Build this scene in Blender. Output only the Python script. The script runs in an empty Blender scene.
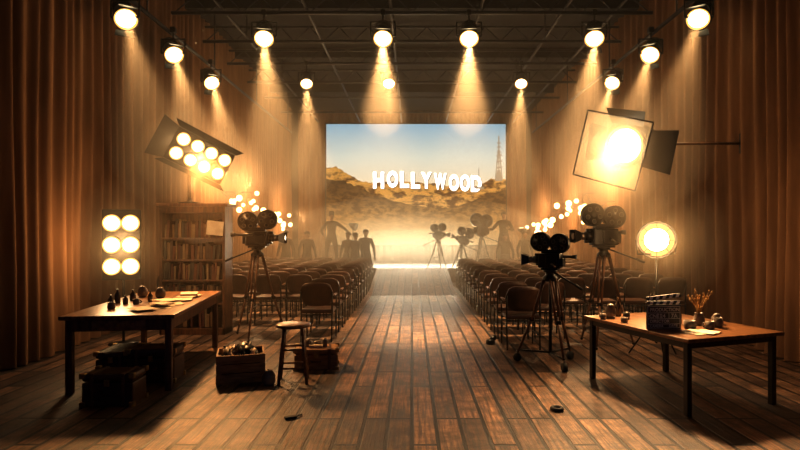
import bpy, bmesh, math, random
from mathutils import Vector, Matrix, Euler
random.seed(7)
scene = bpy.context.scene
COL = scene.collection

# ------------------------------------------------------------ materials
def mat(name, c, rough=0.6, metal=0.0, c2=None, scale=8.0, stretch=(1,1,1), bump=0.0, spec=0.5, detail=4.0):
    m = bpy.data.materials.new(name); m.use_nodes = True
    nt = m.node_tree; b = nt.nodes["Principled BSDF"]
    b.inputs["Roughness"].default_value = rough
    b.inputs["Metallic"].default_value = metal
    b.inputs["Specular IOR Level"].default_value = spec
    if c2 is None: c2 = tuple(x*0.72 for x in c)
    tc = nt.nodes.new("ShaderNodeTexCoord"); mp = nt.nodes.new("ShaderNodeMapping")
    mp.inputs["Scale"].default_value = stretch
    n = nt.nodes.new("ShaderNodeTexNoise"); n.inputs["Scale"].default_value = scale; n.inputs["Detail"].default_value = detail
    r = nt.nodes.new("ShaderNodeValToRGB")
    r.color_ramp.elements[0].position = 0.35; r.color_ramp.elements[1].position = 0.65
    r.color_ramp.elements[0].color = (*c2, 1); r.color_ramp.elements[1].color = (*c, 1)
    L = nt.links.new
    L(tc.outputs["Object"], mp.inputs["Vector"]); L(mp.outputs[0], n.inputs["Vector"])
    L(n.outputs["Fac"], r.inputs["Fac"]); L(r.outputs[0], b.inputs["Base Color"])
    if bump:
        bp = nt.nodes.new("ShaderNodeBump"); bp.inputs["Strength"].default_value = bump; bp.inputs["Distance"].default_value = 0.01
        L(n.outputs["Fac"], bp.inputs["Height"]); L(bp.outputs[0], b.inputs["Normal"])
    return m

def emat(name, c, s, sample=False):
    m = bpy.data.materials.new(name); m.use_nodes = True
    nt = m.node_tree; nt.nodes.clear()
    e = nt.nodes.new("ShaderNodeEmission"); o = nt.nodes.new("ShaderNodeOutputMaterial")
    e.inputs[0].default_value = (*c, 1); e.inputs[1].default_value = s
    nt.links.new(e.outputs[0], o.inputs[0])
    if not sample:
        try: m.cycles.emission_sampling = 'NONE'
        except Exception: pass
    return m

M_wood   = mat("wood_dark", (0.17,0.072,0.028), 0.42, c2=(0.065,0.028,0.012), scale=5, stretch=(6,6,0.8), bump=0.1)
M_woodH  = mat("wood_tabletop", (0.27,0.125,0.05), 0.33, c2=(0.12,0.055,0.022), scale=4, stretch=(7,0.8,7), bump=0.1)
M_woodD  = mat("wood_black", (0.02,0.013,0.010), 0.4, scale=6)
M_crate  = mat("crate_wood", (0.42,0.23,0.10), 0.7, c2=(0.20,0.10,0.04), scale=6, stretch=(1,1,6), bump=0.2)
M_leath  = mat("leather_trunk", (0.08,0.034,0.018), 0.5, scale=20, bump=0.2)
M_seat   = mat("seat_leather", (0.085,0.036,0.017), 0.36, c2=(0.042,0.018,0.010), scale=6)
M_metal  = mat("black_metal", (0.010,0.009,0.008), 0.35, 0.3, scale=10)
M_pipe   = mat("pipe_metal", (0.018,0.021,0.030), 0.45, 0.3, scale=10)
M_steel  = mat("steel", (0.22,0.19,0.16), 0.3, 0.9, scale=20)
M_brass  = mat("brass", (0.5,0.33,0.12), 0.3, 0.9, scale=20)
M_paper  = mat("paper", (0.75,0.66,0.5), 0.8, c2=(0.6,0.5,0.36), scale=9)
M_ceram  = mat("ceramic", (0.26,0.21,0.16), 0.35, c2=(0.15,0.12,0.09), scale=12)
M_glassy = mat("bottle_glass", (0.11,0.075,0.045), 0.12, scale=6, spec=0.8)
M_rubber = mat("rubber", (0.010,0.010,0.010), 0.7, scale=10)
M_chalk  = mat("clapper_white", (0.9,0.88,0.84), 0.6, scale=10)
M_slate  = mat("clapper_black", (0.006,0.006,0.007), 0.5, scale=10)
M_twig   = mat("dried_twig", (0.45,0.26,0.08), 0.8, scale=30)
M_cloth  = mat("cloth_dark", (0.018,0.012,0.009), 0.9, scale=14)
M_skin   = mat("skin", (0.22,0.12,0.07), 0.6, scale=10)
M_hair   = mat("hair_dark", (0.012,0.008,0.006), 0.7, scale=30)
BOOKC = [(0.16,0.06,0.03),(0.07,0.045,0.03),(0.22,0.13,0.06),(0.11,0.035,0.02),(0.28,0.2,0.11),(0.06,0.06,0.05)]
M_books = [mat("book_cover_%d"%i, c, 0.7, scale=12) for i,c in enumerate(BOOKC)]
E_lamp  = emat("lamp_glow", (1.0,0.80,0.46), 14)
E_rim   = emat("lamp_rim_glow", (1.0,0.52,0.14), 1.6)
E_bulb  = emat("bulb_glow", (1.0,0.76,0.38), 4.5)
E_fairy = emat("fairy_glow", (1.0,0.66,0.28), 5)

# ------------------------------------------------------------ mesh builder
def zto(d):
    return Vector(d).normalized().to_track_quat('Z','Y').to_matrix().to_4x4()

class B:
    def __init__(s): s.V=[]; s.F=[]; s.M=[]; s.S=[]; s.mats=[]
    def mi(s,m):
        if m not in s.mats: s.mats.append(m)
        return s.mats.index(m)
    def add(s, vs, fs, m, smooth=False, mtx=None):
        o=len(s.V); k=s.mi(m)
        for v in vs:
            v=Vector(v); s.V.append(mtx@v if mtx is not None else v)
        for i,f in enumerate(fs):
            s.F.append([o+x for x in f]); s.M.append(k)
            s.S.append(smooth[i] if isinstance(smooth,list) else smooth)
    def box(s,c,size,m,bev=0.0,rot=(0,0,0),mtx=None):
        T=Matrix.Translation(c)@Euler(rot).to_matrix().to_4x4()
        if mtx is not None: T=mtx@T
        bm=bmesh.new(); bmesh.ops.create_cube(bm,size=1.0)
        bmesh.ops.scale(bm,vec=size,verts=bm.verts)
        if bev>0: bmesh.ops.bevel(bm,geom=list(bm.edges),offset=min(bev,min(size)*0.45),segments=2,profile=0.6,affect='EDGES')
        bm.verts.index_update()
        s.add([v.co.copy() for v in bm.verts],[[v.index for v in f.verts] for f in bm.faces],m,False,T)
        bm.free()
    def lathe(s,prof,m,mtx=None,seg=20,smooth=True):
        vs=[];fs=[];sm=[]
        n=len(prof)
        for (r,z) in prof:
            r=max(r,0.0004)
            for i in range(seg):
                a=2*math.pi*i/seg; vs.append((r*math.cos(a),r*math.sin(a),z))
        for j in range(n-1):
            for i in range(seg):
                k=(i+1)%seg
                fs.append([j*seg+i,j*seg+k,(j+1)*seg+k,(j+1)*seg+i]); sm.append(smooth)
        fs.append(list(range(seg))[::-1]); sm.append(False)
        fs.append([(n-1)*seg+i for i in range(seg)]); sm.append(False)
        s.add(vs,fs,m,sm,mtx)
    def tube(s,p0,p1,r0,m,r1=None,seg=10,mtx=None):
        p0=Vector(p0);p1=Vector(p1);d=p1-p0
        if d.length<1e-6:return
        T=Matrix.Translation(p0)@zto(d)
        if mtx is not None:T=mtx@T
        s.lathe([(r0,0),(r0 if r1 is None else r1,d.length)],m,T,seg)
    def path(s,pts,r,m,seg=8,mtx=None):
        for a,b in zip(pts,pts[1:]): s.tube(a,b,r,m,seg=seg,mtx=mtx)
        for p in pts[1:-1]: s.sphere(p,r,m,seg=seg,rings=4,mtx=mtx)
    def sphere(s,c,r,m,sc=(1,1,1),seg=16,rings=8,mtx=None):
        prof=[(r*math.sin(math.pi*i/rings),-r*math.cos(math.pi*i/rings)) for i in range(rings+1)]
        T=Matrix.Translation(c)@Matrix.Diagonal((*sc,1))
        if mtx is not None:T=mtx@T
        s.lathe(prof,m,T,seg)
    def torus(s,R,r,m,mtx,seg=24,rs=8):
        vs=[];fs=[]
        for i in range(seg):
            a=2*math.pi*i/seg
            for j in range(rs):
                b=2*math.pi*j/rs
                vs.append(((R+r*math.cos(b))*math.cos(a),(R+r*math.cos(b))*math.sin(a),r*math.sin(b)))
        for i in range(seg):
            for j in range(rs):
                fs.append([i*rs+j,((i+1)%seg)*rs+j,((i+1)%seg)*rs+(j+1)%rs,i*rs+(j+1)%rs])
        s.add(vs,fs,m,True,mtx)
    def quad(s,pts,m): s.add(pts,[list(range(len(pts)))],m)
    def skin(s,vs,es,rs,m,root=0,sub=2,mtx=None):
        me=bpy.data.meshes.new("tmp"); me.from_pydata(vs,es,[]); ob=bpy.data.objects.new("tmp",me); COL.objects.link(ob)
        md=ob.modifiers.new("Skin",'SKIN')
        if not me.skin_vertices:
            bm=bmesh.new(); bm.from_mesh(me); bm.verts.layers.skin.verify(); bm.to_mesh(me); bm.free()
        for i,r in enumerate(rs):
            sv=me.skin_vertices[0].data[i]
            sv.radius=(r,r) if not isinstance(r,tuple) else r
            sv.use_root=(i==root)
        sb=ob.modifiers.new("Sub",'SUBSURF'); sb.levels=sub; sb.render_levels=sub
        dg=bpy.context.evaluated_depsgraph_get(); dg.update()
        e=bpy.data.meshes.new_from_object(ob.evaluated_get(dg))
        s.add([v.co.copy() for v in e.vertices],[list(p.vertices) for p in e.polygons],m,True,mtx)
        bpy.data.objects.remove(ob); bpy.data.meshes.remove(me); bpy.data.meshes.remove(e)
    def mesh(s,name):
        me=bpy.data.meshes.new(name); me.from_pydata([tuple(v) for v in s.V],[],s.F)
        for m in s.mats: me.materials.append(m)
        me.polygons.foreach_set("material_index",s.M); me.polygons.foreach_set("use_smooth",s.S)
        me.update(); return me
    def done(s,name,loc=(0,0,0),rz=0.0,parent=None):
        ob=bpy.data.objects.new(name,s.mesh(name)); COL.objects.link(ob)
        ob.location=loc; ob.rotation_euler=(0,0,rz)
        if parent: ob.parent=parent
        return ob

def light(kind,name,loc,energy,color,parent,aim=None,size=0.1,angle=60,blend=0.5,local=False):
    l=bpy.data.lights.new(name,kind); l.energy=energy; l.color=color
    if kind in('POINT','SPOT'): l.shadow_soft_size=size
    if kind=='SPOT': l.spot_size=math.radians(angle); l.spot_blend=blend
    o=bpy.data.objects.new(name,l); COL.objects.link(o)
    o.location=loc; o.parent=parent
    if aim is not None: o.rotation_euler=Vector(aim).to_track_quat('-Z','Y').to_euler()
    return o

WARM=(1.0,0.50,0.18); WARM2=(1.0,0.62,0.30)

def haze(name,col,dens,g):
    m=bpy.data.materials.new(name); m.use_nodes=True; nt=m.node_tree; nt.nodes.clear()
    v=nt.nodes.new("ShaderNodeVolumeScatter"); o=nt.nodes.new("ShaderNodeOutputMaterial")
    v.inputs["Color"].default_value=(*col,1); v.inputs["Density"].default_value=dens; v.inputs["Anisotropy"].default_value=g
    nt.links.new(v.outputs[0],o.inputs["Volume"]); return m
M_beamhaze=haze("haze_beam",(0.95,0.82,0.64),0.09,0.2)
M_halo=haze("haze_halo",(1.0,0.85,0.62),0.05,0.0)
def halo(parent,c,r,sc=(1,1,1)):  # nested haze shells added to give a lamp a bloom-like halo
    for f in (1.0,0.68,0.4):
        b=B(); b.sphere(c,r*f,M_halo,sc,20,10); b.done("lamp_halo_haze",parent=parent)

# ------------------------------------------------------------ room dims
WX=4.9; YB=22.3; YF=-1.5; ZC=6.4

# floor
def floor_mat():
    m=bpy.data.materials.new("plank_floor"); m.use_nodes=True; nt=m.node_tree; N=nt.nodes.new; L=nt.links.new
    b=nt.nodes["Principled BSDF"]
    tc=N("ShaderNodeTexCoord"); sp=N("ShaderNodeSeparateXYZ"); cb=N("ShaderNodeCombineXYZ")
    L(tc.outputs["Object"],sp.inputs[0]); L(sp.outputs["Y"],cb.inputs["X"]); L(sp.outputs["X"],cb.inputs["Y"])
    br=N("ShaderNodeTexBrick"); br.inputs["Scale"].default_value=1.0
    br.inputs["Brick Width"].default_value=1.6; br.inputs["Row Height"].default_value=0.20
    br.inputs["Mortar Size"].default_value=0.018; br.inputs["Mortar Smooth"].default_value=0.25
    br.inputs["Color1"].default_value=(0.36,0.215,0.13,1); br.inputs["Color2"].default_value=(0.085,0.053,0.038,1)
    br.inputs["Mortar"].default_value=(0.002,0.0015,0.0015,1); br.offset=0.37; br.offset_frequency=3
    L(cb.outputs[0],br.inputs["Vector"])
    mp=N("ShaderNodeMapping"); mp.inputs["Scale"].default_value=(0.7,14,1); L(cb.outputs[0],mp.inputs[0])
    gr=N("ShaderNodeTexNoise"); gr.inputs["Scale"].default_value=3; gr.inputs["Detail"].default_value=8; gr.inputs["Roughness"].default_value=0.72; L(mp.outputs[0],gr.inputs["Vector"])
    pn=N("ShaderNodeTexNoise"); pn.inputs["Scale"].default_value=4.0; pn.inputs["Detail"].default_value=10; pn.inputs["Roughness"].default_value=0.75; L(tc.outputs["Object"],pn.inputs["Vector"])
    r1=N("ShaderNodeValToRGB"); r1.color_ramp.elements[0].position=0.38; r1.color_ramp.elements[1].position=0.64
    r1.color_ramp.elements[0].color=(0.15,0.14,0.14,1); r1.color_ramp.elements[1].color=(1.4,1.35,1.3,1); L(gr.outputs["Fac"],r1.inputs[0])
    mx=N("ShaderNodeMix"); mx.data_type='RGBA'; mx.blend_type='MULTIPLY'; mx.inputs[0].default_value=1.0
    L(br.outputs["Color"],mx.inputs[6]); L(r1.outputs[0],mx.inputs[7])
    r2=N("ShaderNodeValToRGB"); r2.color_ramp.elements[0].position=0.40; r2.color_ramp.elements[1].position=0.62
    r2.color_ramp.elements[0].color=(0.34,0.34,0.34,1); r2.color_ramp.elements[1].color=(1.3,1.3,1.3,1); L(pn.outputs["Fac"],r2.inputs[0])
    mx2=N("ShaderNodeMix"); mx2.data_type='RGBA'; mx2.blend_type='MULTIPLY'; mx2.inputs[0].default_value=0.9
    L(mx.outputs[2],mx2.inputs[6]); L(r2.outputs[0],mx2.inputs[7]); L(mx2.outputs[2],b.inputs["Base Color"])
    mr=N("ShaderNodeMapRange"); mr.inputs[1].default_value=0.3; mr.inputs[2].default_value=0.7; mr.inputs[3].default_value=0.32; mr.inputs[4].default_value=0.56
    L(gr.outputs["Fac"],mr.inputs[0]); L(mr.outputs[0],b.inputs["Roughness"])
    sb=N("ShaderNodeMath"); sb.operation='MULTIPLY_ADD'; L(br.outputs["Fac"],sb.inputs[0]); sb.inputs[1].default_value=-2.5
    L(gr.outputs["Fac"],sb.inputs[2])
    bp=N("ShaderNodeBump"); bp.inputs["Strength"].default_value=0.8; bp.inputs["Distance"].default_value=0.009
    L(sb.outputs[0],bp.inputs["Height"]); L(bp.outputs[0],b.inputs["Normal"])
    return m
M_floor=floor_mat()
b=B(); b.box((0,(YB+YF)/2,-0.05),(2*WX,YB-YF,0.1),M_floor); b.done("floor")

M_wall=mat("wall_paint",(0.06,0.038,0.026),0.9,scale=3)
M_ceil=mat("ceiling_paint",(0.005,0.008,0.015),0.9,scale=3)
b=B(); b.box((0,(YB+YF)/2,ZC+0.05),(2*WX+0.2,YB-YF,0.1),M_ceil); b.done("ceiling")
b=B(); b.box((-WX-0.05,(YB+YF)/2,ZC/2),(0.1,YB-YF,ZC),M_wall); b.done("wall_left")
b=B(); b.box((WX+0.05,(YB+YF)/2,ZC/2),(0.1,YB-YF,ZC),M_wall); b.done("wall_right")
b=B(); b.box((0,YB+0.05,ZC/2),(2*WX+0.2,0.1,ZC),M_wall); b.done("wall_back")

# curtains: irregular pleats, some deep some shallow, drifting slightly as they fall
M_curt=mat("curtain_velvet",(0.27,0.152,0.080),0.95,c2=(0.19,0.105,0.055),scale=2.5,stretch=(3,3,0.3),bump=0.05,spec=0.05)
def curtain(name,axis,base,a0,a1,sgn,seed):
    rnd=random.Random(seed*11); st=0.025; N=int((a1-a0)/st); nz=16
    ph=[0.0]; wl=0.24; dep=[0.8]; tgt=0.8; cyc=0
    for i in range(N):
        ph.append(ph[-1]+st*2*math.pi/wl)
        if int(ph[-1]/(2*math.pi))!=cyc:
            cyc=int(ph[-1]/(2*math.pi)); wl=rnd.uniform(0.17,0.36); tgt=rnd.uniform(0.35,1.0)*min(1.0,wl/0.24)
        dep.append(dep[-1]*0.7+tgt*0.3)
    drift=[rnd.uniform(-1,1) for _ in range(40)]
    def dr(t):
        u=(t-a0)/(a1-a0)*38.9; k=int(u); f=u-k; f=f*f*(3-2*f); return drift[k]*(1-f)+drift[min(k+1,39)]*f
    vs=[];fs=[]
    for j in range(nz+1):
        z=0.012+(ZC-0.02)*j/nz; s=1-j/nz
        for i in range(N+1):
            t=a0+(a1-a0)*i/N; p=ph[i]
            o=0.085*dep[i]*(0.7+0.3*s)*(math.sin(p)+0.18*math.sin(2*p+0.8))+0.03*math.sin(t*1.9+seed)+0.025*s*math.sin(z*1.1+t*2)
            tt=t+0.08*s*dr(t)
            x=base+sgn*o
            vs.append((x,tt,z) if axis=='X' else (tt,x,z))
    for j in range(nz):
        for i in range(N):
            q=j*(N+1)+i; fs.append([q,q+1,q+N+2,q+N+1])
    bb=B(); bb.add(vs,fs,M_curt,True); return bb.done(name)
curtain("curtain",'X',-4.70,YF+0.1,YB-0.3,1,1)
curtain("curtain",'X',4.70,YF+0.1,YB-0.3,-1,2)
curtain("curtain",'Y',YB-0.16,-4.5,4.5,-1,3)

# ------------------------------------------------------------ ceiling pipe grid
b=B()
PZ=5.75
for y in (6.2,7.6,9.1,10.6,12.2,13.8,15.5,17.3,19.4):
    b.tube((-4.55,y,PZ),(4.55,y,PZ),0.035,M_pipe)
for y in (9.1,10.6,12.2,13.8,15.5):   # box-truss webbing
    b.tube((-4.55,y+0.12,PZ+0.36),(4.55,y+0.12,PZ+0.36),0.028,M_pipe)
    n=14
    for k in range(n):
        xa=-4.5+9.0*k/n; xb=-4.5+9.0*(k+0.5)/n; xc=-4.5+9.0*(k+1)/n
        b.tube((xa,y,PZ),(xb,y+0.12,PZ+0.36),0.012,M_pipe,seg=6); b.tube((xb,y+0.12,PZ+0.36),(xc,y,PZ),0.012,M_pipe,seg=6)
for x in (-3.6,-2.0,-0.4,1.3,2.9,3.9):
    b.tube((x,5,PZ+0.08),(x,21.5,PZ+0.08),0.03,M_pipe)
for x in (-3.6,-0.4,2.9):
    for y in (6.2,9.1,12.2,15.5,19.4):
        b.tube((x,y,PZ),(x,y,ZC+0.01),0.015,M_pipe)
for x in (-4.3,4.3):
    b.tube((x,4.5,5.15),(x,20,5.15),0.035,M_pipe)
    for y in (6.2,9.1,12.2,15.5,19.4): b.tube((x,y,5.15),(x,y,ZC+0.01),0.015,M_pipe)
for y in (5.5,8.4,11.4,14.6,18.2):
    b.box((0,y,ZC-0.14),(2*4.6,0.12,0.26),M_ceil)
b.done("ceiling_pipe_grid")

def stage_lamp(loc,aim,up,r=0.2,energy=1500,beam=None,angle=46,col=WARM2,L=3.0):
    b=B(); R=zto(aim)
    b.lathe([(0.02,-0.42),(r*0.55,-0.40),(r*0.7,-0.3),(r*0.8,-0.15),(r,0.0),(r*1.08,0.06),(r*1.08,0.08),(r*0.98,0.08),(r*0.92,0.06),(r*0.9,0.02)],M_metal,R,24)
    b.torus(r*1.05,0.012,M_metal,R@Matrix.Translation((0,0,0.08)))
    b.torus(r*0.93,0.016,E_rim,R@Matrix.Translation((0,0,0.075)))
    b.sphere((0,0,0.05),r*0.86,E_lamp,(1,1,0.6),mtx=R)
    for k in range(3): b.torus(r*0.82,0.01,M_metal,R@Matrix.Translation((0,0,-0.2-0.06*k)))
    for k in (1,3):   # barn doors
        T=R@Matrix.Rotation(k*math.pi/2,4,'Z')
        w_=r*0.7
        vs=[(r*1.05,-w_,0.08),(r*1.05,w_,0.08),(r*1.45,w_*1.2,0.16),(r*1.45,-w_*1.2,0.16)]
        vs=[Vector(v) for v in vs]; vs+=[v+Vector((0.006,0,-0.006)) for v in vs]
        b.add(vs,[[0,1,2,3],[7,6,5,4],[0,4,5,1],[1,5,6,2],[2,6,7,3],[3,7,4,0]],M_metal,False,T)
    top=Vector((0,0,up)); k0=Vector((r*1.3,0,0)); k1=Vector((-r*1.3,0,0))
    b.path([k0,(r*1.3,0,r*1.5),(-r*1.3,0,r*1.5),k1],0.014,M_metal)
    b.tube((-r*1.3,0,0),(-r*0.9,0,0),0.02,M_metal); b.tube((r*1.3,0,0),(r*0.9,0,0),0.02,M_metal)
    b.tube((0,0,r*1.5),top,0.016,M_metal); b.box(top,(0.09,0.1,0.1),M_metal,0.015)
    o=b.done("stage_light",loc)
    a=Vector(aim).normalized(); bd=Vector(beam or aim).normalized()
    light('SPOT',"spot_beam",a*0.25,energy,col,o,aim=bd,size=0.06,angle=angle,blend=0.8)
    h=math.tan(math.radians(angle/2))
    c=B(); T=Matrix.Translation(a*0.25)@zto(bd)
    prof=[(0.12,0.02)]+[((0.12+h*t)*(1-(t/L)**4),t) for t in [L*k/12 for k in range(1,13)]]
    c.lathe(prof,M_beamhaze,T,20); c.done("beam_haze",parent=o)  # extra haze shaped as a cone, added so the beam shows
    return o
ZL=5.3
for x in (-2.8,-0.55,1.08,3.45):
    inner=abs(x)<1.5
    stage_lamp((x,10.6,ZL),(-x*0.05,-0.62,-0.75),PZ-ZL,0.18,2900 if inner else 2000,(-x*0.04,-0.22 if inner else -0.04,-1),40,L=1.9 if inner else 3.0)
for x,L_,e in ((-2.6,2.8,1900),(-0.57,0.7,500),(2.69,2.8,1900)):
    stage_lamp((x,13.8,ZL),(-x*0.05,-0.6,-0.75),PZ-ZL,0.155,e,(-x*0.02,0.0,-1),38,L=L_)
for y,e in ((8.2,650),(9.85,1100),(11.7,1400)):
    stage_lamp((-4.2,y,4.75),(0.45,-0.6,-0.65),0.40,0.16,e,(0.17,0.10,-0.9),42,L=2.8)
    stage_lamp((4.2,y,4.75),(-0.45,-0.6,-0.65),0.40,0.16,e,(-0.17,0.10,-0.9),42,L=2.8)

# ------------------------------------------------------------ stage
b=B(); SZ=0.45
b.box((0,19.95,SZ/2),(9.0,4.3,SZ),M_floor)
b.done("stage_platform")
b=B()
rw=1.12
vs=[(-rw,14.2,0.004),(rw,14.2,0.004),(rw,17.79,SZ+0.001),(-rw,17.79,SZ+0.001),(-rw,14.2,0),(rw,14.2,0),(rw,17.79,0),(-rw,17.79,0)]
b.add(vs,[[0,1,2,3],[7,6,5,4],[0,4,5,1],[1,5,6,2],[2,6,7,3],[3,7,4,0]],M_floor)
b.done("aisle_ramp")

# ------------------------------------------------------------ screen
X0,X1,Z0,Z1=-3.33,3.64,1.1,5.79; YS=21.75
def S(px,py,dy=0.0): return (X0+(px-326)/180*(X1-X0), YS-dy, Z0+(245-py)/121*(Z1-Z0))
def grad_mat(name,stops,strength,noise=None):
    m=bpy.data.materials.new(name); m.use_nodes=True; nt=m.node_tree; nt.nodes.clear(); N=nt.nodes.new; L=nt.links.new
    tc=N("ShaderNodeTexCoord"); sp=N("ShaderNodeSeparateXYZ"); L(tc.outputs["Object"],sp.inputs[0])
    mr=N("ShaderNodeMapRange"); mr.inputs[1].default_value=Z0; mr.inputs[2].default_value=Z1; L(sp.outputs["Z"],mr.inputs[0])
    r=N("ShaderNodeValToRGB"); els=r.color_ramp.elements
    els[0].position=stops[0][0]; els[0].color=(*stops[0][1],1); els[1].position=stops[-1][0]; els[1].color=(*stops[-1][1],1)
    for p,c in stops[1:-1]:
        e=els.new(p); e.color=(*c,1)
    L(mr.outputs[0],r.inputs[0]); out=r.outputs[0]
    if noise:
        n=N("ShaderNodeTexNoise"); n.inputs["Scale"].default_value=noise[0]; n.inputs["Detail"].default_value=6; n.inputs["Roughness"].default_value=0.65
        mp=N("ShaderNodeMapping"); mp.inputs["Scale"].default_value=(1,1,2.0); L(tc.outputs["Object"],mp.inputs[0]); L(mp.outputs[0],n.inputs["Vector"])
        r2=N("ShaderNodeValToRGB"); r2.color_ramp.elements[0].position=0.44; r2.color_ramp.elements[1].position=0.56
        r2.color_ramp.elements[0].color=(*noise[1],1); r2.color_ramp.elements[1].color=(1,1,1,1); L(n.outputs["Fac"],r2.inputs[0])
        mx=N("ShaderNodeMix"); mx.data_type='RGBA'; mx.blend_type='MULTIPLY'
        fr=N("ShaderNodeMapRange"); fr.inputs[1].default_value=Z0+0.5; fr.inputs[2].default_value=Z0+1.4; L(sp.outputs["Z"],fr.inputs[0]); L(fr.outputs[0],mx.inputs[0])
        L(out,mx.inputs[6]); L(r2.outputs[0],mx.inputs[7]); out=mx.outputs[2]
    e=N("ShaderNodeEmission"); e.inputs[1].default_value=strength; L(out,e.inputs[0])
    o=N("ShaderNodeOutputMaterial"); L(e.outputs[0],o.inputs[0]); return m
M_sky=grad_mat("screen_sky",[(0.3,(0.98,0.70,0.40)),(0.5,(0.98,0.80,0.54)),(0.72,(0.80,0.80,0.66)),(1.0,(0.34,0.54,0.64))],0.92)
M_hill1=grad_mat("screen_hill",[(0.0,(1.0,0.62,0.26)),(0.2,(0.95,0.52,0.17)),(0.4,(0.78,0.38,0.08)),(0.6,(0.68,0.34,0.07))],0.9,(2.2,(0.10,0.055,0.04)))  # low colour stops of both hills paint in a warm haze
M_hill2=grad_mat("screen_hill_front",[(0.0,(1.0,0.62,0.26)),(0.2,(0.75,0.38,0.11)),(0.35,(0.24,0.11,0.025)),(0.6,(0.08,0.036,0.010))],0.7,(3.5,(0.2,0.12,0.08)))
M_let=emat("screen_letters",(1.0,0.97,0.9),3.2)
M_shade=emat("screen_letter_shade",(0.40,0.26,0.14),0.5)
M_dk=emat("screen_mast",(0.55,0.42,0.28),0.7)
M_frame=mat("screen_frame",(0.02,0.018,0.016),0.6)
b=B()
b.box(((X0+X1)/2,YS+0.04,(Z0+Z1)/2),(X1-X0+0.1,0.05,Z1-Z0+0.1),M_frame)
b.quad([S(326,245),S(506,245),S(506,124),S(326,124)],M_sky)
scr=b.done("projection_screen")
def hill(name,ridge,dy,m):
    rnd=random.Random(3); b=B(); pts=[]
    for (ax,ay),(bx,by) in zip(ridge,ridge[1:]):
        n=6
        for k in range(n):
            t=k/n; pts.append((ax+(bx-ax)*t, ay+(by-ay)*t+rnd.uniform(-0.8,0.8)))
    pts.append(ridge[-1])
    for (ax,ay),(bx,by) in zip(pts,pts[1:]):
        b.quad([S(ax,245,dy),S(bx,245,dy),S(bx,by,dy),S(ax,ay,dy)],m)
    b.done(name,parent=scr)
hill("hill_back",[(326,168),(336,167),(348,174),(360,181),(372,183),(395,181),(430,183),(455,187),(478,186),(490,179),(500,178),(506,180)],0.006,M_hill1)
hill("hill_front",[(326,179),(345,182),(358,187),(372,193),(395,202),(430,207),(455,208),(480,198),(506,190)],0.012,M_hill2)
b=B()
def seg(a,c,w=0.03,m=None): b.tube(S(*a,0.02),S(*c,0.02),w,m or M_dk,seg=4)
seg((499,180),(499,136),0.022); seg((495.5,180),(498.5,150),0.02); seg((502.5,180),(499.5,150),0.02)
for y in (174,168,162,156): seg((496.5,y),(502,y-1),0.03)
for y in (152,147,143): seg((497,y),(501,y),0.025)
b.tube(S(499,181,0.02),S(499,170,0.02),0.14,M_dk,0.05,4)
seg((479,188),(479,168),0.015); seg((475,188),(484,188),0.05)
b.done("hill_tower",parent=scr)
word="HOLLYWOOD"; nx=[373,387,400,411,421,434,449,460,471]
dg=bpy.context.evaluated_depsgraph_get()
lb=B()
offs=[0,-1.0,-0.6,0.2,0.2,1.2,2.5,2.8,3.4]
wid=[12.5,12.5,10.5,10.5,12,14,11.5,11.5,12]
for i,ch in enumerate(word):
    cu=bpy.data.curves.new("t",'FONT'); cu.body=ch; cu.size=1; cu.offset=0.05; cu.extrude=0.0
    to=bpy.data.objects.new("t",cu); COL.objects.link(to); dg.update()
    dg=bpy.context.evaluated_depsgraph_get()
    me=bpy.data.meshes.new_from_object(to.evaluated_get(dg))
    xs=[v.co.x for v in me.vertices]; ys=[v.co.y for v in me.vertices]
    x0,x1,y0,y1=min(xs),max(xs),min(ys),max(ys)
    yb=188.5+offs[i]; yt=yb-16.5
    for (dx,dyy,dep,mm) in ((0,0,0.03,M_let),(0.8,0.8,0.022,M_shade)):
        vs=[S(nx[i]+dx+(v.co.x-x0)/(x1-x0)*(wid[i]-1.5), yb+dyy+(v.co.y-y0)/(y1-y0)*(yt-yb),dep) for v in me.vertices]
        lb.add(vs,[list(p.vertices) for p in me.polygons],mm)
    bpy.data.objects.remove(to); bpy.data.curves.remove(cu)
lb.done("sign_letters",parent=scr)

# added lamps at the foot of the screen, put in to make the mist glow
b=B()
E_mistlamp=emat("added_mist_lamp_glow",(1.0,0.66,0.32),1.0)
for k in range(5):
    x=-1.6+0.85*k
    T=Matrix.Translation((x,21.3,SZ+0.14))@zto((0,-1,0.15))
    b.box((x,21.3,SZ+0.02),(0.14,0.14,0.04),M_metal,0.005); b.lathe([(0.04,-0.14),(0.08,-0.1),(0.10,0.03),(0.095,0.03)],M_metal,T,16); b.sphere((0,0,0.02),0.07,E_mistlamp,(1,1,0.5),mtx=T)
fl=b.done("added_mist_lamps")
for k in range(5):
    light('SPOT',"added_mist_beam",(-1.6+0.85*k,21.1,SZ+0.60),620,(1.0,0.70,0.38),fl,aim=(0.04*(2-k),-1,0.10),size=0.6,angle=70,blend=1.0)

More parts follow.
